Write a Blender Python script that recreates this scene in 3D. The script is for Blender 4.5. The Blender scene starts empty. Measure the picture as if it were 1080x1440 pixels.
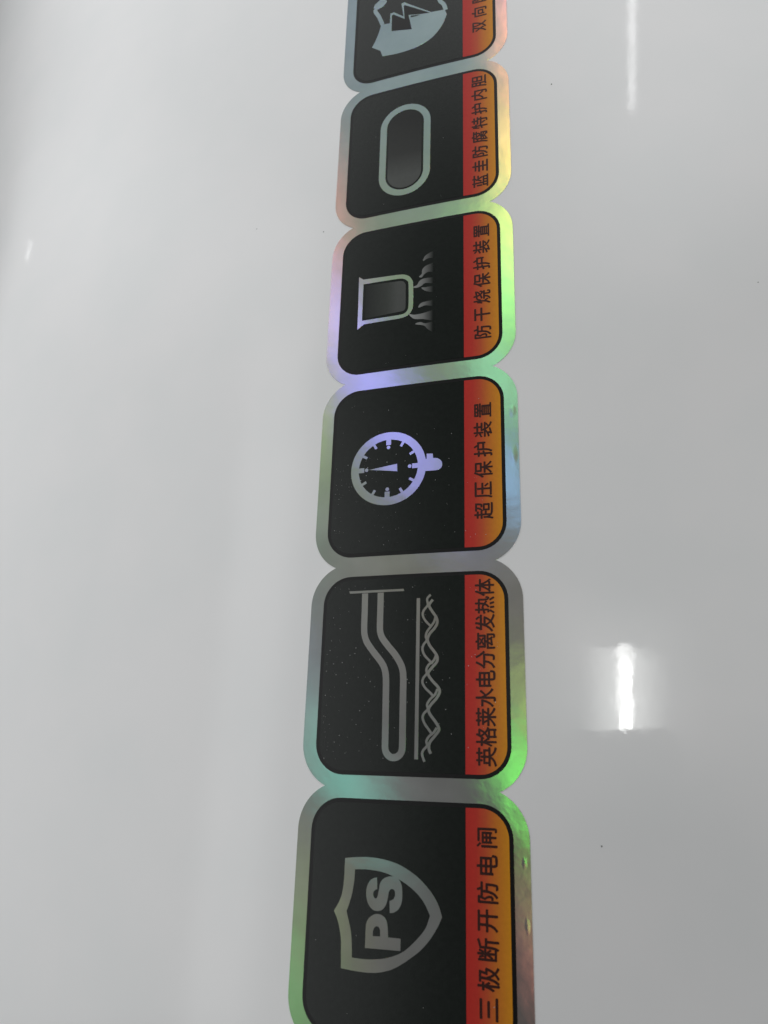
import bpy, bmesh, math, random
import numpy as np
from mathutils import Vector, Matrix
from mathutils.geometry import tessellate_polygon

# ------------------------------------------------------------------ units
PITCH = 0.060            # one sticker cell along the strip, metres
CREST = 0.300            # height of the casing's crest above its flat back
K = 0.08                 # casing curvature per pitch (radius 0.75 m)
FPX = 1080.0             # focal length in pixels of the 1080 px wide photograph
CAM = np.array([0.3074, -1.9197, 3.4103])          # camera, pitch units from crest origin
ANG = (0.3303, 0.2705, 0.0308)

def rotm(a, b, c):
    return (Matrix.Rotation(c, 3, 'Z') @ Matrix.Rotation(b, 3, 'Y') @ Matrix.Rotation(a, 3, 'X'))
ROT = rotm(*ANG)

scene = bpy.context.scene
# ------------------------------------------------------------------ camera
cd = bpy.data.cameras.new('camera'); cam = bpy.data.objects.new('camera', cd)
scene.collection.objects.link(cam); scene.camera = cam
cd.sensor_fit = 'HORIZONTAL'; cd.sensor_width = 36.0; cd.lens = 36.0 * FPX / 1080.0
cd.clip_start = 0.005; cd.clip_end = 50
CAMW = Vector(CAM.tolist()) * PITCH + Vector((0, 0, CREST))
cam.matrix_world = Matrix.Translation(CAMW) @ ROT.to_4x4()
cd.dof.use_dof = True; cd.dof.focus_distance = 0.232; cd.dof.aperture_fstop = 30.0

# ------------------------------------------------------------------ world (plain room light) and lamps
w = bpy.data.worlds.new('World'); scene.world = w; w.use_nodes = True
bg = w.node_tree.nodes['Background']; bg.inputs[0].default_value = (0.98, 1.0, 1.0, 1); bg.inputs[1].default_value = 0.03

def area_lamp(name, direction, dist, sx, sy, radiance, color=(1, 1, 1), roll=None, soft=None):
    """rectangular lamp seen from the crest origin along a direction, distances in pitch units"""
    d = Vector(direction).normalized()
    L = bpy.data.lights.new(name, 'AREA'); L.shape = 'RECTANGLE'
    L.size = sx * PITCH; L.size_y = sy * PITCH
    L.energy = radiance * math.pi * L.size * L.size_y
    L.color = color
    o = bpy.data.objects.new(name, L); scene.collection.objects.link(o)
    o.location = d * dist * PITCH + Vector((0, 0, CREST))
    z = d; y = Vector((0, 1, 0)) if roll is None else Vector(roll)
    x = y.cross(z).normalized(); y = z.cross(x)
    m = Matrix((x, y, z)).transposed().to_4x4(); m.translation = o.location
    o.matrix_world = m
    if soft:                                     # diffuser: brightest in the middle, fading to the rim
        L.use_nodes = True; nt = L.node_tree; em = nt.nodes['Emission']
        g = nt.nodes.new('ShaderNodeNewGeometry'); s = nt.nodes.new('ShaderNodeSeparateXYZ')
        nt.links.new(g.outputs['Parametric'], s.inputs[0])
        prod = None
        for ax, p in enumerate(soft):
            if not p: continue
            a = nt.nodes.new('ShaderNodeMath'); a.operation = 'SUBTRACT'; a.inputs[1].default_value = .5
            nt.links.new(s.outputs[ax], a.inputs[0])
            b = nt.nodes.new('ShaderNodeMath'); b.operation = 'ABSOLUTE'; nt.links.new(a.outputs[0], b.inputs[0])
            c = nt.nodes.new('ShaderNodeMapRange'); c.interpolation_type = 'SMOOTHSTEP'
            c.inputs[1].default_value = .5; c.inputs[2].default_value = .5 - p
            nt.links.new(b.outputs[0], c.inputs[0])
            if prod is None: prod = c.outputs[0]
            else:
                m2 = nt.nodes.new('ShaderNodeMath'); m2.operation = 'MULTIPLY'
                nt.links.new(prod, m2.inputs[0]); nt.links.new(c.outputs[0], m2.inputs[1]); prod = m2.outputs[0]
        nt.links.new(prod, em.inputs['Strength'])
    return o

# tall bright window side of the room, upper left of the strip
area_lamp('window_light', (-6.6, 9.2, 3.8), 12, 15, 13, .92, (0.98, 0.99, 1.0), soft=(.35, .35))
area_lamp('upper_right_fill_light', (6, 16, 8.5), 19, 26, 20, 1.5, (0.98, 0.99, 1.0), soft=(.35, .35))  # fill light added to brighten the upper right enamel, not a known window
# pale wall and window on the left flank, and the bright ceiling beside it
area_lamp('side_window_light', (-15, 1, 8), 17, 18, 34, 1.02, (0.98, 0.99, 1.0), soft=(.12, .35))
area_lamp('ceiling_panel_light', (-10.6, -1.0, 15.8), 19, 9, 30, 0.75, (0.98, 0.99, 1.0), soft=(.15, .3))
# ceiling light mirrored beside the strip: tube, the diffuser round it and the ceiling it washes
area_lamp('tube_lamp', (0.098, 0.0475, 1), 40, 1.35, 5.6, 15.0, (1.0, 1.0, 0.98), roll=(.09, 1, 0), soft=(.22, .02))
area_lamp('tube_diffuser', (0.095, 0.042, 1), 40.5, 7.6, 6.2, 5.0, (0.98, 1.0, 0.97), roll=(.09, 1, 0), soft=(.5, .10))
area_lamp('ceiling_wash_light', (0.090, 0.080, 1), 41, 15, 11, 0.95, (0.99, 1.0, 0.97), roll=(.09, 1, 0), soft=(.4, .4))
# second tube further along the room, faint streak
area_lamp('far_tube_lamp', (6.45, 35, 25), 43.5, 0.95, 12.7, 4.2, (1, 1, 1), roll=(1, 8.7, 0), soft=(.5, .04))
# small unseen lamp added to bring out the foil's rainbow
area_lamp('rainbow_fill_light', (0.53, 0.265, 0.80), 30, 2.7, 2.7, 66.0, (1.0, 0.99, 0.97))
# narrow lamps glimpsed along the far side
area_lamp('side_lamp', (-0.835, 0.536, 0.130), 60, .6, 1.4, 1.2)

vs = scene.view_settings
vs.view_transform = 'Standard'; vs.look = 'None'; vs.gamma = 1.0; vs.use_curve_mapping = False; vs.exposure = 0.12
scene.render.engine = 'CYCLES'

# ------------------------------------------------------------------ materials
def mat(name):
    m = bpy.data.materials.new(name); m.use_nodes = True
    return m, m.node_tree, m.node_tree.nodes['Principled BSDF']
def node(nt, t, **kw):
    n = nt.nodes.new(t)
    for k, v in kw.items(): setattr(n, k, v)
    return n
def noise(nt, scale, detail=4, coord='Object'):
    tc = node(nt, 'ShaderNodeTexCoord'); n = node(nt, 'ShaderNodeTexNoise')
    n.inputs['Scale'].default_value = scale; n.inputs['Detail'].default_value = detail
    nt.links.new(tc.outputs[coord], n.inputs['Vector']); return n

def enamel_mat():
    m, nt, b = mat('white_enamel')
    n = noise(nt, 26, 3); cr = node(nt, 'ShaderNodeValToRGB')
    cr.color_ramp.elements[0].color = (.755, .765, .765, 1); cr.color_ramp.elements[1].color = (.785, .785, .785, 1)
    cr.color_ramp.elements[0].position = .35; cr.color_ramp.elements[1].position = .65
    nt.links.new(n.outputs['Fac'], cr.inputs[0]); nt.links.new(cr.outputs[0], b.inputs['Base Color'])
    b.inputs['Roughness'].default_value = .42; b.inputs['Specular IOR Level'].default_value = .25
    b.inputs['Coat Weight'].default_value = 1; b.inputs['Coat IOR'].default_value = 1.5
    n3 = noise(nt, 190, 5); mr = node(nt, 'ShaderNodeMapRange')
    mr.inputs[1].default_value = .45; mr.inputs[2].default_value = .75; mr.inputs[3].default_value = .035; mr.inputs[4].default_value = .09
    nt.links.new(n3.outputs['Fac'], mr.inputs[0]); nt.links.new(mr.outputs[0], b.inputs['Coat Roughness'])
    n2 = noise(nt, 420, 2); bp = node(nt, 'ShaderNodeBump')       # orange peel
    bp.inputs['Strength'].default_value = .018; bp.inputs['Distance'].default_value = .0004
    n4 = noise(nt, 45, 2); bp2 = node(nt, 'ShaderNodeBump')       # slow ripple of the sheet
    bp2.inputs['Strength'].default_value = .02; bp2.inputs['Distance'].default_value = .001
    nt.links.new(n4.outputs['Fac'], bp2.inputs['Height'])
    nt.links.new(n2.outputs['Fac'], bp.inputs['Height']); nt.links.new(bp2.outputs[0], bp.inputs['Normal'])
    nt.links.new(bp.outputs[0], b.inputs['Coat Normal'])
    return m

def foil_mat():
    """silver holographic film: a grey metal plus tilted narrow lobes, one per wavelength and order,
    which mirror the room's lamps the way the film's micro grooves fan white light out"""
    m, nt, b = mat('holographic_foil')
    out = nt.nodes['Material Output']
    n = noise(nt, 55, 4); cr = node(nt, 'ShaderNodeValToRGB')
    cr.color_ramp.elements[0].color = (.17, .175, .17, 1); cr.color_ramp.elements[1].color = (.23, .235, .23, 1)
    cr.color_ramp.elements[0].position = .3; cr.color_ramp.elements[1].position = .7
    nt.links.new(n.outputs['Fac'], cr.inputs[0]); nt.links.new(cr.outputs[0], b.inputs['Base Color'])
    b.inputs['Metallic'].default_value = .9; b.inputs['Roughness'].default_value = .48
    geo = node(nt, 'ShaderNodeNewGeometry')
    nb = noise(nt, 160, 3); bp = node(nt, 'ShaderNodeBump')
    bp.inputs['Strength'].default_value = .10; bp.inputs['Distance'].default_value = .0005
    nt.links.new(nb.outputs['Fac'], bp.inputs['Height'])
    cx = node(nt, 'ShaderNodeVectorMath', operation='CROSS_PRODUCT'); cx.inputs[0].default_value = (0, 1, 0)
    nt.links.new(geo.outputs['Normal'], cx.inputs[1])
    d = (0.678, 0.735); e = (-0.735, 0.678)
    def along(vec):                                # vec in (tangent across, tangent along)
        a = node(nt, 'ShaderNodeVectorMath', operation='SCALE'); a.inputs['Scale'].default_value = vec[0]
        nt.links.new(cx.outputs[0], a.inputs[0])
        c = node(nt, 'ShaderNodeVectorMath', operation='ADD'); c.inputs[1].default_value = (0, vec[1], 0)
        nt.links.new(a.outputs[0], c.inputs[0]); return c
    tan = along(d)
    # (tilt along d, tilt along e, colour, weight)
    lobes = [(-.050, -.475, (1.0, .24, .28), .56, .17), (-.010, -.445, (1.0, .38, .15), .50, .165), (.040, -.405, (.95, .62, .12), .44, .165),
             (.085, -.37, (.62, .85, .18), .36, .17), (.130, -.37, (.28, .88, .22), .30, .17), (.175, -.32, (.20, .75, .40), .18, .17),
             (.225, -.26, (.20, .45, .85), .18, .17), (.300, -.41, (.26, .21, 1.0), .56, .225), (.290, -.54, (.34, .30, 1.0), .20, .19),
             (.290, -.06, (.80, .62, .15), .04, .165), (.325, -.08, (.55, .85, .12), .14, .165), (.375, -.06, (.16, .88, .10), .36, .17), (.415, .03, (.72, .72, .22), .16, .17), (.455, .05, (1.0, .34, .26), .10, .17),
             (.54, -.24, (.12, .58, .46), .20, .18)]
    LOBE = .080
    last = b.outputs[0]
    for td, te, col, wt, ro in lobes:
        te -= .055
        off = along((d[0] * td + e[0] * te, d[1] * td + e[1] * te))
        ad = node(nt, 'ShaderNodeVectorMath', operation='ADD')
        nt.links.new(bp.outputs[0], ad.inputs[0]); nt.links.new(off.outputs[0], ad.inputs[1])
        nm = node(nt, 'ShaderNodeVectorMath', operation='NORMALIZE'); nt.links.new(ad.outputs[0], nm.inputs[0])
        gl = node(nt, 'ShaderNodeBsdfAnisotropic'); gl.distribution = 'BECKMANN'
        gl.inputs['Color'].default_value = (*[c * wt * LOBE for c in col], 1)
        gl.inputs['Roughness'].default_value = ro; gl.inputs['Anisotropy'].default_value = .45
        nt.links.new(nm.outputs[0], gl.inputs['Normal']); nt.links.new(tan.outputs[0], gl.inputs['Tangent'])
        s = node(nt, 'ShaderNodeAddShader'); nt.links.new(last, s.inputs[0]); nt.links.new(gl.outputs[0], s.inputs[1]); last = s.outputs[0]
    nt.links.new(last, out.inputs['Surface'])
    return m

def print_mat(name, col, rough=.30, coat=.0, speck=0.0, spec=.3):
    m, nt, b = mat(name)
    n = noise(nt, 700, 4); mx = node(nt, 'ShaderNodeMix', data_type='RGBA')
    mx.inputs['A'].default_value = (*[c * .75 for c in col], 1); mx.inputs['B'].default_value = (*[c * 1.25 for c in col], 1)
    nt.links.new(n.outputs['Fac'], mx.inputs['Factor']); nt.links.new(mx.outputs['Result'], b.inputs['Base Color'])
    b.inputs['Roughness'].default_value = rough; b.inputs['Coat Weight'].default_value = coat; b.inputs['Coat Roughness'].default_value = .08; b.inputs['Specular IOR Level'].default_value = spec
    if speck:
        n2 = noise(nt, 3200, 2); bp = node(nt, 'ShaderNodeBump'); bp.inputs['Strength'].default_value = speck; bp.inputs['Distance'].default_value = .0002
        nt.links.new(n2.outputs['Fac'], bp.inputs['Height']); nt.links.new(bp.outputs[0], b.inputs['Normal'])
    return m

def gradient_mat(name, axis, stops, rough=.32, coat=0.0, grain=.1):
    """printed colour run along the sticker's own coordinates (UV layer in pitch units)"""
    m, nt, b = mat(name)
    uv = node(nt, 'ShaderNodeUVMap'); uv.uv_map = 'sticker'; s = node(nt, 'ShaderNodeSeparateXYZ'); nt.links.new(uv.outputs[0], s.inputs[0])
    mr = node(nt, 'ShaderNodeMapRange'); mr.inputs[1].default_value = stops[0][0]; mr.inputs[2].default_value = stops[-1][0]
    nt.links.new(s.outputs[axis], mr.inputs[0])
    cr = node(nt, 'ShaderNodeValToRGB'); el = cr.color_ramp.elements
    while len(el) < len(stops): el.new(.5)
    for i, (p, c) in enumerate(stops):
        el[i].position = (p - stops[0][0]) / (stops[-1][0] - stops[0][0]); el[i].color = (*c, 1)
    nt.links.new(mr.outputs[0], cr.inputs[0])
    n = noise(nt, 900, 4); mp = node(nt, 'ShaderNodeMapRange'); mp.inputs[3].default_value = 1 - grain; mp.inputs[4].default_value = 1 + grain
    nt.links.new(n.outputs['Fac'], mp.inputs[0])
    vm = node(nt, 'ShaderNodeVectorMath', operation='SCALE'); nt.links.new(cr.outputs[0], vm.inputs[0]); nt.links.new(mp.outputs[0], vm.inputs['Scale'])
    nt.links.new(vm.outputs[0], b.inputs['Base Color'])
    b.inputs['Roughness'].default_value = rough; b.inputs['Coat Weight'].default_value = coat; b.inputs['Specular IOR Level'].default_value = .3
    n2 = noise(nt, 1500, 2); bp = node(nt, 'ShaderNodeBump'); bp.inputs['Strength'].default_value = .07; bp.inputs['Distance'].default_value = .0002
    nt.links.new(n2.outputs['Fac'], bp.inputs['Height']); nt.links.new(bp.outputs[0], b.inputs['Normal'])
    return m

M_ENAMEL = enamel_mat()
M_FOIL = foil_mat()
M_OUTLINE = print_mat('black_outline_print', (.006, .006, .006), .35)
M_FIELD = print_mat('charcoal_print', (.0120, .0148, .0130), .20, speck=.14)
M_INK = print_mat('dark_lettering_ink', (.034, .009, .006), .4)
M_BAND = gradient_mat('red_to_orange_print', 0, [(0, (.43, .020, .015)), (.045, (.43, .030, .018)), (.085, (.44, .070, .022)), (.13, (.50, .155, .016)), (.185, (.58, .245, .010))], .4, 0)
M_TANK = gradient_mat('tank_gradient_print', 1, [(-.22, (.075, .08, .075)), (-.05, (.03, .032, .03)), (.2, (.014, .015, .014))], .25)
M_WATER = gradient_mat('pot_gradient_print', 0, [(-.58, (.008, .010, .010)), (-.42, (.045, .05, .045)), (-.36, (.075, .08, .075))], .25)
M_FLAME = gradient_mat('flame_gradient_print', 0, [(-.30, (.30, .31, .30)), (-.22, (.17, .175, .17)), (-.185, (.07, .073, .07)), (-.163, (.0085, .0112, .0094))], .25)
M_CAP = print_mat('grey_plastic', (.35, .35, .35), .4)
M_DUST = print_mat('pale_dust', (.42, .43, .42), .5)
M_SPECK = print_mat('dark_speck', (.12, .12, .12), .5)
M_PHONE = print_mat('black_phone_glass', (.012, .012, .013), .12)
M_LENS = print_mat('lens_glass', (.004, .004, .006), .05)

# ------------------------------------------------------------------ geometry helpers
def surf(u, v, h=0.0):
    """sticker coordinates (pitch units) to metres, origin on the crest line; h in metres above the enamel"""
    r = PITCH / K + h
    return Vector((r * math.sin(K * u), v * PITCH, r * math.cos(K * u) - PITCH / K))
def px(x, y):
    """photograph pixel to sticker coordinates by meeting the casing surface"""
    d = ROT @ Vector(((x - 540) / FPX, -(y - 720) / FPX, -1)); r = 1 / K
    a = d.x ** 2 + d.z ** 2; b = 2 * (CAM[0] * d.x + (CAM[2] + r) * d.z); c = CAM[0] ** 2 + (CAM[2] + r) ** 2 - r * r
    t = (-b - math.sqrt(b * b - 4 * a * c)) / (2 * a)
    X, Y, Z = CAM[0] + t * d.x, CAM[1] + t * d.y, CAM[2] + t * d.z
    return (math.atan2(X, Z + r) / K, Y)

def link(name, me, material, parent):
    o = bpy.data.objects.new(name, me); scene.collection.objects.link(o)
    me.materials.append(material)
    if parent is not None: o.parent = parent
    return o

UB = -0.2801
LAYER = {'backing': (-.00003, .00012), 'panel': (.00009, .00017), 'field': (.00014, .00022), 'ink': (.00019, .00027), 'over': (.00024, .00032)}
def vcell(c): return 3.5 - c

def wrap(name, bm, layer, material, parent, vc=0.0, step=.045):
    """flat bmesh in (u, v) -> thin wrapped solid with real edges"""
    lo, hi = LAYER[layer] if isinstance(layer, str) else layer
    us = [v.co.x for v in bm.verts]
    u = math.ceil(min(us) / step) * step
    while u < max(us):
        bmesh.ops.bisect_plane(bm, geom=bm.verts[:] + bm.edges[:] + bm.faces[:], plane_co=(u, 0, 0), plane_no=(1, 0, 0), dist=1e-6)
        u += step
    bm.normal_update()
    fl = [f for f in bm.faces if f.normal.z < 0]
    if fl: bmesh.ops.reverse_faces(bm, faces=fl)
    bed = [e for e in bm.edges if len(e.link_faces) == 1]
    top = list(bm.verts); flat = {v: (v.co.x, v.co.y) for v in top}; lift = {v: v.co.z * .002 for v in top}
    low = {}
    for e in bed:
        for v in e.verts:
            if v not in low: low[v] = bm.verts.new(v.co); flat[low[v]] = flat[v]
    for e in bed:
        f = e.link_faces[0]
        l = [l for l in f.loops if l.edge == e][0]; a = l.vert; b = l.link_loop_next.vert
        bm.faces.new((b, a, low[a], low[b]))
    uvl = bm.loops.layers.uv.new('sticker')
    for f in bm.faces:
        for l in f.loops:
            p = flat[l.vert]; l[uvl].uv = (p[0] - UB, p[1] - vc)
    lows = set(low.values())
    nrm = []
    for v in bm.verts:
        a, b = flat[v]; v.co = surf(a, b, lo if v in lows else hi + lift[v])
    bm.verts.index_update()
    nrm = [(math.sin(K * flat[v][0]), 0, math.cos(K * flat[v][0])) for v in bm.verts]
    me = bpy.data.meshes.new(name); bm.to_mesh(me); bm.free()
    for p in me.polygons: p.use_smooth = True
    me.normals_split_custom_set_from_vertices(nrm)
    return link(name, me, material, parent)

def poly_bm(outer, holes=(), bm=None):
    bm = bm or bmesh.new()
    loops = [[Vector((a, b, 0)) for a, b in outer]] + [[Vector((a, b, 0)) for a, b in h] for h in holes]
    vs_ = [bm.verts.new(v) for l in loops for v in l]
    for t in tessellate_polygon(loops):
        try: bm.faces.new([vs_[i] for i in t])
        except ValueError: pass
    return bm
def rrect(u0, u1, v0, v1, r, n=10, rr=None):
    """rounded rectangle; rr = radii (u1v0, u1v1, u0v1, u0v0)"""
    rr = rr or (r, r, r, r); P = []
    for (cu, cv, su, sv, a0, q) in ((u1, v0, -1, 1, -90, rr[0]), (u1, v1, -1, -1, 0, rr[1]), (u0, v1, 1, -1, 90, rr[2]), (u0, v0, 1, 1, 180, rr[3])):
        if q < 1e-5: P.append((cu, cv)); continue
        for i in range(n + 1):
            a = math.radians(a0 + 90 * i / n); P.append((cu + su * q + q * math.cos(a), cv + sv * q + q * math.sin(a)))
    return P
def circle(c, r, n=48, a0=0): return [(c[0] + r * math.cos(a0 + 2 * math.pi * i / n), c[1] + r * math.sin(a0 + 2 * math.pi * i / n)) for i in range(n)]
def smooth(pts, n=4, closed=False):
    """Catmull-Rom through the points"""
    out = []; N = len(pts)
    rng = range(N if closed else N - 1)
    for i in rng:
        g = (lambda j: pts[j % N]) if closed else (lambda j: pts[min(max(j, 0), N - 1)])
        p0, p1, p2, p3 = g(i - 1), g(i), g(i + 1), g(i + 2)
        for k in range(n):
            t = k / n
            out.append(tuple(.5 * (2 * p1[a] + (p2[a] - p0[a]) * t + (2 * p0[a] - 5 * p1[a] + 4 * p2[a] - p3[a]) * t * t + (3 * p1[a] - p0[a] - 3 * p2[a] + p3[a]) * t ** 3) for a in (0, 1)))
    if not closed: out.append(pts[-1])
    return out
def stroke(pts, wd):
    L, R = [], []
    for i, p in enumerate(pts):
        a = pts[max(i - 1, 0)]; b = pts[min(i + 1, len(pts) - 1)]
        dx, dy = b[0] - a[0], b[1] - a[1]; l = math.hypot(dx, dy) or 1
        L.append((p[0] - dy / l * wd / 2, p[1] + dx / l * wd / 2)); R.append((p[0] + dy / l * wd / 2, p[1] - dx / l * wd / 2))
    return L + R[::-1]
def strip_bm(pts, wd):
    """a stroke of constant width built as quads (safe on tight bends)"""
    bm = bmesh.new(); P = stroke(pts, wd); n = len(pts); vs_ = [bm.verts.new((a, b, 0)) for a, b in P]
    for i in range(n - 1): bm.faces.new((vs_[i], vs_[i + 1], vs_[2 * n - 2 - i], vs_[2 * n - 1 - i]))
    return bm
def Z(x0, y0, s):                                 # enlargement pixel -> photograph pixel -> sticker coordinates
    return lambda pts: [px(x0 + a / s, y0 + b / s) for a, b in pts]

# ------------------------------------------------------------------ the water heater
heater = bpy.data.objects.new('water_heater', None); scene.collection.objects.link(heater)
heater.location = (0, 0, CREST)
heater['label'] = 'glossy white enamelled water heater casing with a gently curved front, carrying the sticker strip'
heater['category'] = 'water heater'

def casing_profile():
    P = []; R = PITCH / K; ue = 7.6; ae = K * ue; r = .06; n = 300
    for i in range(n + 1):
        a = -ae + 2 * ae * i / n; P.append((R * math.sin(a), R * math.cos(a) - R, math.sin(a), math.cos(a)))
    cx, cz = (R - r) * math.sin(ae), (R - r) * math.cos(ae) - R
    right = [(cx + r * math.sin(a), cz + r * math.cos(a), math.sin(a), math.cos(a)) for a in [ae + (math.pi / 2 - ae) * i / 16 for i in range(1, 17)]]
    left = [(-x, z, -nx, nz) for x, z, nx, nz in right][::-1]
    x1 = right[-1][0]
    return left + P + right, x1
prof, X1 = casing_profile()
V0, V1 = -9.0, 9.0
bm = bmesh.new(); rows = []; nr = []
for v in np.linspace(V0, V1, 13):
    rows.append([bm.verts.new((x, v * PITCH, z)) for x, z, _, _ in prof]); nr += [(nx, 0, nz) for _, _, nx, nz in prof]
for a, b in zip(rows, rows[1:]):
    for i in range(len(a) - 1): bm.faces.new((a[i], a[i + 1], b[i + 1], b[i]))
bl = []
for row in rows:                                  # straight flanks and flat back
    y = row[0].co.y
    l = bm.verts.new((-X1, y, -CREST)); r_ = bm.verts.new((X1, y, -CREST)); nr += [(-1, 0, 0), (1, 0, 0)]; bl.append((l, r_, row[0], row[-1]))
for a, b in zip(bl, bl[1:]):
    bm.faces.new((a[0], a[2], b[2], b[0])); bm.faces.new((a[3], a[1], b[1], b[3])); bm.faces.new((a[1], a[0], b[0], b[1]))
bmesh.ops.recalc_face_normals(bm, faces=bm.faces[:])
me = bpy.data.meshes.new('casing'); bm.to_mesh(me); bm.free()
for p in me.polygons: p.use_smooth = p.center.z > -.25
me.normals_split_custom_set_from_vertices(nr)
link('casing', me, M_ENAMEL, heater)
for v, s in ((V0, -1), (V1, 1)):                  # moulded end caps closing the casing
    bm = bmesh.new(); ring = [(x * 1.004, z + .002) for x, z, _, _ in prof[::4]] + [(X1 * 1.004, -CREST + .001), (-X1 * 1.004, -CREST + .001)]
    a = [bm.verts.new((x, v * PITCH - s * .012, z)) for x, z in ring]; b = [bm.verts.new((x, v * PITCH + s * .022, z)) for x, z in ring]
    c = [bm.verts.new((x * .97, v * PITCH + s * .034, (z + .12) * .97 - .12)) for x, z in ring]
    for P, Q in ((a, b), (b, c)):
        for i in range(len(P)): j = (i + 1) % len(P); bm.faces.new((P[i], P[j], Q[j], Q[i]))
    bm.faces.new(c); bmesh.ops.recalc_face_normals(bm, faces=bm.faces[:])
    me = bpy.data.meshes.new('end_cap'); bm.to_mesh(me); bm.free(); link('end_cap', me, M_CAP, heater)
# tiny dark pips in the enamel
rnd = random.Random(4)
for x, y, r in ((775.5, 118.5, .0042), (455, 326, .0036), (1066, 397, .003), (361, 322, .003), (430, 1236, .003), (846, 1190, .0035)):
    c = px(x, y); wrap('paint_speck', poly_bm([(c[0] + r * rnd.uniform(.7, 1.2) * math.cos(a), c[1] + r * rnd.uniform(.7, 1.3) * math.sin(a)) for a in [i * math.pi / 5 for i in range(10)]]), (-.00002, .00004), M_SPECK, heater)

# ------------------------------------------------------------------ the sticker strip
strip = bpy.data.objects.new('sticker_strip', None); scene.collection.objects.link(strip)
strip.location = (0, 0, CREST)
strip['label'] = 'holographic silver sticker strip of six black icon cells with red and orange lettered bands'
strip['category'] = 'sticker'

UL, UR = UB - .694, UB + .1977        # black panel edges
BORD, HP, RP = .0655, .4515, .135     # foil border, panel half height, corner radius
RO = RP + BORD; HO = HP + BORD
def backing_side(sgn):
    """right (+1) or left (-1) outline from bottom to top, scalloped where cells meet"""
    P = []; ue = (UR + BORD) if sgn > 0 else (UL - BORD); uc = ue - sgn * RO
    for c in range(6, 0, -1):
        vc = vcell(c); am = math.pi / 2
        cl = HO - RO
        acut = math.asin(min(1, (.5 - cl) / RO))
        a0 = -math.pi / 2 if c == 6 else -acut; a1 = math.pi / 2 if c == 1 else acut
        for i in range(15):
            a = a0 * (1 - i / 14); P.append((uc + sgn * RO * math.cos(a), vc - cl + RO * math.sin(a)))
        for i in range(15):
            a = a1 * i / 14; P.append((uc + sgn * RO * math.cos(a), vc + cl + RO * math.sin(a)))
    out = []
    for p in P:
        if not out or math.dist(p, out[-1]) > 1e-5: out.append(p)
    return out
wrap('foil_backing', poly_bm(backing_side(1) + backing_side(-1)[::-1]), 'backing', M_FOIL, strip)

fontcurve = bpy.data.fonts.load('<builtin>')
def glyph_bm(ch, bold=0.0):
    cu = bpy.data.curves.new('g', 'FONT'); cu.body = ch; cu.font = fontcurve; cu.size = 1; cu.resolution_u = 3; cu.offset = bold
    o = bpy.data.objects.new('g', cu); scene.collection.objects.link(o)
    dg = bpy.context.evaluated_depsgraph_get(); me = o.evaluated_get(dg).to_mesh()
    bm = bmesh.new(); bm.from_mesh(me); o.evaluated_get(dg).to_mesh_clear()
    bpy.data.objects.remove(o); bpy.data.curves.remove(cu)
    bmesh.ops.remove_doubles(bm, verts=bm.verts[:], dist=1e-5)
    return bm
BOLD = .0016
def place_text(text, pa, pb, su, sv, panel, vc):
    """characters read upwards along the band; pa and pb are the photo centres of first and last character"""
    ua, va = px(*pa); ub, vb = px(*pb); n = len(text); uc = (ua + ub) / 2
    for i, ch in enumerate(text):
        b = glyph_bm(ch, 0.0)
        xs = [v.co.x for v in b.verts]; ys = [v.co.y for v in b.verts]
        mx, my = (min(xs) + max(xs)) / 2, (min(ys) + max(ys)) / 2
        vv = va + (vb - va) * i / (n - 1)
        for v in b.verts: v.co = Vector((uc - (v.co.y - my) * su, vv + (v.co.x - mx) * sv, 0))
        b2 = bmesh.new(); vm = {}
        for k, (du, dv) in enumerate(((-BOLD, 0), (BOLD, 0), (0, -BOLD), (0, BOLD))):       # printed weight
            m_ = {v: b2.verts.new((v.co.x + du, v.co.y + dv, k * 1e-3)) for v in b.verts}
            for f in b.faces: b2.faces.new([m_[v] for v in f.verts])
        b.free()
        wrap('character', b2, 'ink', M_INK, panel, vc)

def make_panel(c, label):
    vc = vcell(c)
    p = wrap('panel', poly_bm(rrect(UL, UR, vc - HP, vc + HP, RP)), 'panel', M_OUTLINE, strip, vc)
    p['label'] = label
    t = .0175
    wrap('dark_field', poly_bm(rrect(UL + t, UB - .001, vc - HP + t, vc + HP - t, 0, rr=(0, 0, RP - t, RP - t))), 'field', M_FIELD, p, vc)
    wrap('colour_band', poly_bm(rrect(UB + .001, UR - t, vc - HP + t, vc + HP - t, 0, rr=(RP - t, RP - t, 0, 0))), 'field', M_BAND, p, vc)
    return p, vc

# --- cell 6: shield with PS
p, vc = make_panel(6, 'black cell with a shield outline round the letters PS')
z = Z(460, 1180, 5.4)
sh_o = smooth([(140, 143), (210, 137), (290, 135), (370, 142), (450, 158), (530, 185), (600, 222), (680, 280), (750, 350), (810, 430), (850, 510), (874, 592)], 3)[:-1] + \
       smooth([(874, 592), (855, 640), (820, 705), (770, 780), (700, 855), (620, 915), (560, 955), (490, 990), (420, 1008), (350, 1014), (270, 1008), (190, 995), (108, 978)], 3)[:-1] + \
       smooth([(108, 978), (108, 860), (109, 780), (103, 715), (92, 650), (75, 590), (55, 542)], 3)[:-1] + smooth([(55, 542), (85, 490), (108, 440), (122, 380), (132, 300), (136, 220), (140, 143)], 3)[:-1]
sh_i = smooth([(215, 228), (290, 228), (370, 238), (440, 255), (510, 285), (580, 325), (640, 370), (700, 430), (745, 495), (783, 580)], 3)[:-1] + \
       smooth([(783, 580), (755, 665), (715, 725), (660, 785), (600, 840), (550, 870), (490, 893), (420, 908), (340, 913), (260, 908), (190, 897)], 3)[:-1] + \
       smooth([(190, 897), (190, 820), (187, 740), (178, 670), (165, 610), (150, 545)], 3)[:-1] + smooth([(150, 545), (170, 490), (188, 430), (200, 370), (210, 300), (215, 228)], 3)[:-1]
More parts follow.
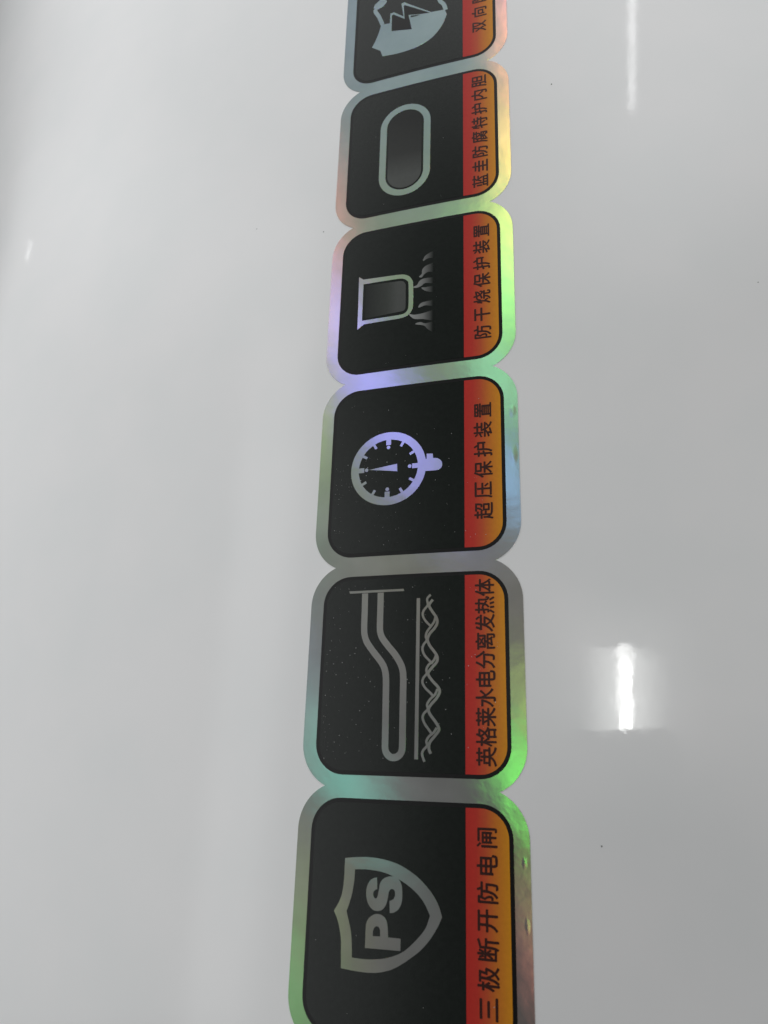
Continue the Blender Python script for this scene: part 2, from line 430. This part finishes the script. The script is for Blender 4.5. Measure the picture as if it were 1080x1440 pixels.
wrap('shield_outline', poly_bm(z(sh_o), [z(sh_i)]), 'ink', M_FOIL, p, vc)
P_o = [(290, 825), (558, 848), (560, 755), (465, 745)] + smooth([(463, 690), (455, 625), (430, 585), (390, 567), (350, 575), (315, 605), (298, 650), (294, 720)], 3)
P_i = [(350, 735), (405, 738)] + smooth([(405, 690), (395, 667), (378, 660), (360, 672), (350, 700)], 3)
wrap('letter', poly_bm(z(P_o), [z(P_i)]), 'ink', M_FOIL, p, vc)
S_o = smooth([(382, 290), (345, 300), (315, 335), (300, 390), (303, 450), (320, 500), (350, 535), (385, 545), (420, 535), (448, 500), (462, 450), (470, 405), (482, 382), (500, 378), (515, 392), (518, 425), (505, 455), (476, 470)], 3)[:-1] + \
      [(476, 470)] + smooth([(478, 560), (510, 556), (545, 530), (568, 480), (573, 420), (568, 350), (545, 305), (510, 285), (470, 283), (430, 300), (405, 335), (395, 390), (385, 435), (372, 450), (358, 440), (352, 415), (358, 395), (372, 382), (383, 380)], 3)
wrap('letter', poly_bm(z(S_o)), 'ink', M_FOIL, p, vc)
place_text('三极断开防电闸', (687.0, 1419), (685.6, 1178), .092, .088, p, vc)

# --- cell 5: heating element and waves
p, vc = make_panel(5, 'black cell with a bent heating tube and a woven wave line')
z = Z(440, 790, 4.645)
wrap('header_bar', poly_bm(z([(240, 195), (595, 178), (598, 192), (245, 210)])), 'ink', M_FOIL, p, vc)
tube = [(343, 208), (341, 300), (337, 440), (340, 480), (352, 520), (375, 558), (410, 605), (448, 655), (470, 700), (479, 760), (478, 900), (474, 1150), (473, 1215), (484, 1252), (508, 1275), (530, 1279), (555, 1272), (576, 1250), (585, 1212), (587, 1100), (590, 900), (592, 760), (586, 700), (568, 655), (535, 602), (490, 547), (455, 498), (441, 455), (440, 400), (443, 300), (445, 203)]
wrap('heating_tube', strip_bm(z(smooth(tube, 5)), .0305), 'ink', M_FOIL, p, vc)
wrap('guide_line', poly_bm(z([(680, 240), (702, 238), (688, 1292), (664, 1290)])), 'ink', M_FOIL, p, vc)
z = Z(570, 820, 5.333)
strands = [[(208, 125), (180, 168), (205, 215), (235, 260), (240, 300), (220, 340), (185, 380), (168, 425), (185, 470), (215, 510), (240, 550), (238, 590), (205, 630), (175, 670), (180, 700), (210, 740), (250, 785), (258, 820), (235, 865), (195, 910), (175, 950), (190, 990), (220, 1030), (250, 1080), (250, 1110), (220, 1150), (185, 1195), (178, 1240), (192, 1280)],
           [(192, 88), (165, 120), (170, 165), (140, 205), (132, 240), (150, 280), (190, 322)],
           [(228, 255), (215, 295), (190, 330), (165, 365), (155, 400), (162, 430), (140, 460), (130, 495), (145, 540), (180, 580), (206, 605)],
           [(232, 540), (215, 580), (180, 610), (160, 645), (162, 680), (138, 710), (130, 745), (150, 785), (190, 825), (212, 850)],
           [(242, 795), (225, 835), (190, 870), (165, 910), (170, 945), (140, 980), (132, 1015), (150, 1060), (185, 1110), (205, 1140)],
           [(237, 1085), (215, 1120), (180, 1150), (160, 1185), (165, 1220), (135, 1255), (128, 1290), (145, 1340)]]
for i, s in enumerate(strands):
    wrap('wave_strand', strip_bm(z(smooth(s, 4)), .0125 if i == 0 else .0105), (.00019, .00027 + .000012 * i), M_FOIL, p, vc)
place_text('英格莱水电分离发热体', (683.6, 1064), (682.2, 826), .093, .083, p, vc)

# --- cell 4: pressure gauge
p, vc = make_panel(4, 'black cell with a round pressure gauge dial')
z = Z(480, 590, 6.0)
l_, r_, t_, b_ = z([(86, 440), (716, 395), (430, 108), (350, 727)])
gc = ((l_[0] + r_[0]) / 2, (t_[1] + b_[1]) / 2); ru = (r_[0] - l_[0]) / 2; rv = (t_[1] - b_[1]) / 2
ell = lambda k, n=72: [(gc[0] + ru * k * math.cos(2 * math.pi * i / n), gc[1] + rv * k * math.sin(2 * math.pi * i / n)) for i in range(n)]
wrap('gauge_ring', poly_bm(ell(1), [ell(.79)]), 'ink', M_FOIL, p, vc)
for i in range(12):
    a = i * math.pi / 6; main = i % 3 == 0
    w_ = .065 if main else .034; k0 = .64 if main else .66
    ca, sa = math.cos(a), math.sin(a)
    q = lambda k, s: (gc[0] + ru * (k * ca - s * sa), gc[1] + rv * (k * sa + s * ca))
    wrap('gauge_tick', poly_bm([q(.81, -w_), q(.81, w_), q(k0, w_), q(k0, -w_)]), (.00019, .00026), M_FOIL, p, vc)
    if main:
        wrap('gauge_dot', poly_bm(circle(q(.575, 0), .0095, 16)), 'ink', M_FOIL, p, vc)
wrap('gauge_needle', poly_bm(z([(236, 428), (472, 376), (474, 438)])), 'ink', M_FOIL, p, vc)
wrap('gauge_stem', poly_bm(z([(700, 345), (722, 332), (722, 290), (773, 290), (776, 327)] + smooth([(810, 327), (840, 345), (853, 375), (845, 405), (820, 425), (780, 432)], 3) + [(704, 437)])), (.00019, .000278), M_FOIL, p, vc)
place_text('超压保护装置', (679.8, 718.5), (679.6, 577), .095, .085, p, vc)

# --- cell 3: pot on flames
p, vc = make_panel(3, 'black cell with a pot outline above grey flames')
z = Z(480, 340, 6.75)
pot_o = [(172, 340), (212, 364)] + smooth([(540, 318), (600, 316), (650, 335), (678, 375), (684, 430), (682, 600), (672, 650), (645, 690), (600, 718), (540, 735)], 3) + [(215, 788), (155, 838), (163, 620)]
pot_i = [(213, 408)] + smooth([(545, 355), (590, 355), (625, 372), (640, 410), (640, 600), (630, 650), (600, 685), (545, 700)], 3) + [(198, 755)]
wrap('pot_outline', poly_bm(z(pot_o), [z(pot_i)]), 'ink', M_FOIL, p, vc)
wrap('pot_water', poly_bm(z([(236, 422)] + smooth([(550, 378), (588, 380), (608, 400), (613, 430), (612, 595), (606, 640), (585, 660), (550, 668)], 3) + [(226, 735)])), 'ink', M_WATER, p, vc)
for f in ([(778, 188), (792, 145), (830, 115), (885, 92), (885, 152), (835, 158), (802, 172)],
          [(738, 336), (764, 312), (770, 270), (800, 235), (850, 213), (885, 203), (885, 285), (830, 288), (792, 308), (765, 342)],
          [(688, 430), (720, 415), (745, 375), (790, 352), (885, 345), (885, 395), (800, 395), (762, 422), (722, 440), (690, 440)],
          [(762, 440), (800, 436), (885, 425), (885, 478), (815, 474), (785, 462)],
          [(732, 628), (748, 595), (790, 574), (885, 560), (885, 612), (805, 606), (762, 620)],
          [(645, 690), (690, 697), (740, 690), (790, 678), (885, 655), (885, 745), (780, 737), (700, 737), (665, 717)],
          [(702, 786), (750, 766), (800, 778), (885, 765), (885, 858), (825, 835), (785, 798)]):
    wrap('flame', poly_bm(z(smooth(f, 3, True))), 'ink', M_FLAME, p, vc)
place_text('防干烧保护装置', (678.4, 467), (677.2, 325), .095, .085, p, vc)

# --- cell 2: tank
p, vc = make_panel(2, 'black cell with an upright oval tank outline')
z = Z(440, 0, 3.375)
l_, r_, t_, b_ = z([(319, 720), (559, 600), (468, 493), (412, 931)])
w2 = (r_[0] - l_[0]) / 2; cu_ = (l_[0] + r_[0]) / 2
stad = lambda ins: rrect(l_[0] + ins, r_[0] - ins, b_[1] + ins, t_[1] - ins, w2 - ins - 1e-4, 12)
th = .040
wrap('tank_outline', poly_bm(stad(0), [stad(th)]), 'ink', M_FOIL, p, vc)
wrap('tank_fill', poly_bm(stad(th + .012)), 'ink', M_TANK, p, vc)
place_text('蓝圭防腐特护内胆', (675.4, 255), (673.8, 115), .095, .088, p, vc)

# --- cell 1: shield with lightning bolt
p, vc = make_panel(1, 'black cell with a half filled shield and lightning bolt')
z = Z(480, 0, 4.5)
half = [(255, 160), (308, 152), (312, 90), (335, 82), (395, 108), (382, 28), (400, 18), (480, 48), (570, 80), (655, 65)] + \
       smooth([(668, 92), (658, 120), (640, 160), (600, 215), (550, 260), (480, 300), (400, 330), (330, 348), (262, 360)], 3) + [(248, 325), (195, 305), (215, 270), (238, 215)]
wrap('shield_fill', poly_bm(z(half)), 'ink', M_FOIL, p, vc)
wrap('lightning_bolt', poly_bm(z([(320, 200), (322, 102), (332, 97), (402, 124), (397, 42), (404, 37), (560, 84), (500, 92), (426, 98), (447, 188)])), 'over', M_OUTLINE, p, vc)
wrap('lightning_bolt', poly_bm(z([(440, 113), (470, 107), (500, 97), (442, 104)])), 'over', M_OUTLINE, p, vc)
edge = z([(262, 160), (240, 110), (216, 68), (262, 36), (276, 8)])
mir = [(u, 2 * vc - v) for u, v in z([(215, 270), (199, 306), (250, 327), (266, 356), (330, 344), (400, 326), (480, 296), (550, 256), (600, 211)])]
rgt = z([(622, 2), (648, 30), (662, 66)])
wrap('shield_outline', strip_bm(smooth(edge + mir[1:] + rgt, 3), .026), (.00019, .00026), M_FOIL, p, vc)
place_text('双向防电墙', (673.3, 38), (674.0, -42), .095, .088, p, vc)

# ------------------------------------------------------------------ air bubbles under the foil border
for x, y, ru_, rv_ in ((721, 578, .020, .040), (722, 640, .024, .060), (742, 1302, .012, .035), (738, 1213, .012, .028)):
    c = px(x, y); bm = bmesh.new(); rings = []; N = 18
    for j in range(6):
        k = j / 5; rings.append([bm.verts.new(surf(c[0] + ru_ * k * math.cos(2 * math.pi * i / N), c[1] + rv_ * k * math.sin(2 * math.pi * i / N), .000121 + .000045 * (ru_ / .024) * (math.cos(math.pi * k) * .5 + .5) + (rnd.uniform(-1, 1) * .000005 if 0 < j < 5 else 0))) for i in range(N)] if j else [bm.verts.new(surf(c[0], c[1], .000121 + .000045 * ru_ / .024))])
    for i in range(N): bm.faces.new((rings[0][0], rings[1][i], rings[1][(i + 1) % N]))
    for a, b in zip(rings[1:], rings[2:]):
        for i in range(N): bm.faces.new((a[i], b[i], b[(i + 1) % N], a[(i + 1) % N]))
    me = bpy.data.meshes.new('foil_bubble'); bm.to_mesh(me); bm.free()
    for q_ in me.polygons: q_.use_smooth = True
    link('foil_bubble', me, M_FOIL, strip)

# ------------------------------------------------------------------ dust on the sticker
bm = bmesh.new(); rnd = random.Random(11)
def speck(u, v, r, h):
    n = rnd.randint(4, 6); a0 = rnd.random() * 6; st = rnd.uniform(.5, 1.6)
    ring = [bm.verts.new(surf(u + r * st * math.cos(a0 + 6.283 * i / n) * rnd.uniform(.6, 1.2), v + r / st * math.sin(a0 + 6.283 * i / n) * rnd.uniform(.6, 1.2), h)) for i in range(n)]
    t = bm.verts.new(surf(u, v, h + r * PITCH * .7))
    for i in range(n): bm.faces.new((ring[i], ring[(i + 1) % n], t))
for c, num in ((4, 120), (5, 170), (3, 8), (6, 7), (2, 4)):
    for _ in range(num):
        while True:
            fu = rnd.random() ** (1.7 if c in (4, 5) else 1); fv = rnd.uniform(-1, 1)
            if c == 4 and fv > .2 and rnd.random() < .75: continue
            break
        u = UL + .03 + fu * .62; v = vcell(c) + fv * .41
        if rnd.random() < .12: u = UB + rnd.uniform(0, .16)
        speck(u, v, rnd.choice((.0008, .0010, .0012, .0014, .0022)), .00022)
me = bpy.data.meshes.new('dust'); bm.to_mesh(me); bm.free()
o = link('dust', me, M_DUST, strip); o['kind'] = 'stuff'

# ------------------------------------------------------------------ the phone taking the picture (seen mirrored in the enamel)
phone = bpy.data.objects.new('smartphone', None); scene.collection.objects.link(phone)
phone.matrix_world = Matrix.Translation(CAMW) @ ROT.to_4x4()
phone['label'] = 'black smartphone held above the casing, mirrored as a soft grey shape beside the strip'
phone['category'] = 'phone'
def slab(name, x0, x1, y0, y1, z0, z1, r, m):
    bm = bmesh.new(); P = rrect(x0, x1, y0, y1, r, 8)
    e = .0012
    Q = rrect(x0 + e, x1 - e, y0 + e, y1 - e, r - e if r > e else r, 8)
    rows = [[bm.verts.new((a, b, zz)) for a, b in pp] for pp, zz in ((Q, z0), (P, z0 + e), (P, z1 - e), (Q, z1))]
    for A, B in zip(rows, rows[1:]):
        for i in range(len(A)): bm.faces.new((A[i], A[(i + 1) % len(A)], B[(i + 1) % len(A)], B[i]))
    bm.faces.new(rows[0]); bm.faces.new(rows[-1]); bmesh.ops.recalc_face_normals(bm, faces=bm.faces[:])
    me = bpy.data.meshes.new(name); bm.to_mesh(me); bm.free(); return link(name, me, m, phone)
slab('phone_body', -.024, .053, -.136, .0238, .0035, .0120, .010, M_PHONE)
def lens(x, y, r):
    bm = bmesh.new(); N = 28; P = [(r, .0036), (r, .0022), (r * .86, .0018), (r * .8, .0026), (r * .55, .0030)]
    rows = [[bm.verts.new((x + q * math.cos(6.28318 * i / N), y + q * math.sin(6.28318 * i / N), zz)) for i in range(N)] for q, zz in P]
    for A, B in zip(rows, rows[1:]):
        for i in range(N): bm.faces.new((A[i], A[(i + 1) % N], B[(i + 1) % N], B[i]))
    bm.faces.new(rows[-1]); bmesh.ops.recalc_face_normals(bm, faces=bm.faces[:])
    me = bpy.data.meshes.new('lens'); bm.to_mesh(me); bm.free(); link('lens', me, M_LENS, phone)
lens(0, 0, .006); lens(0, -.016, .006)
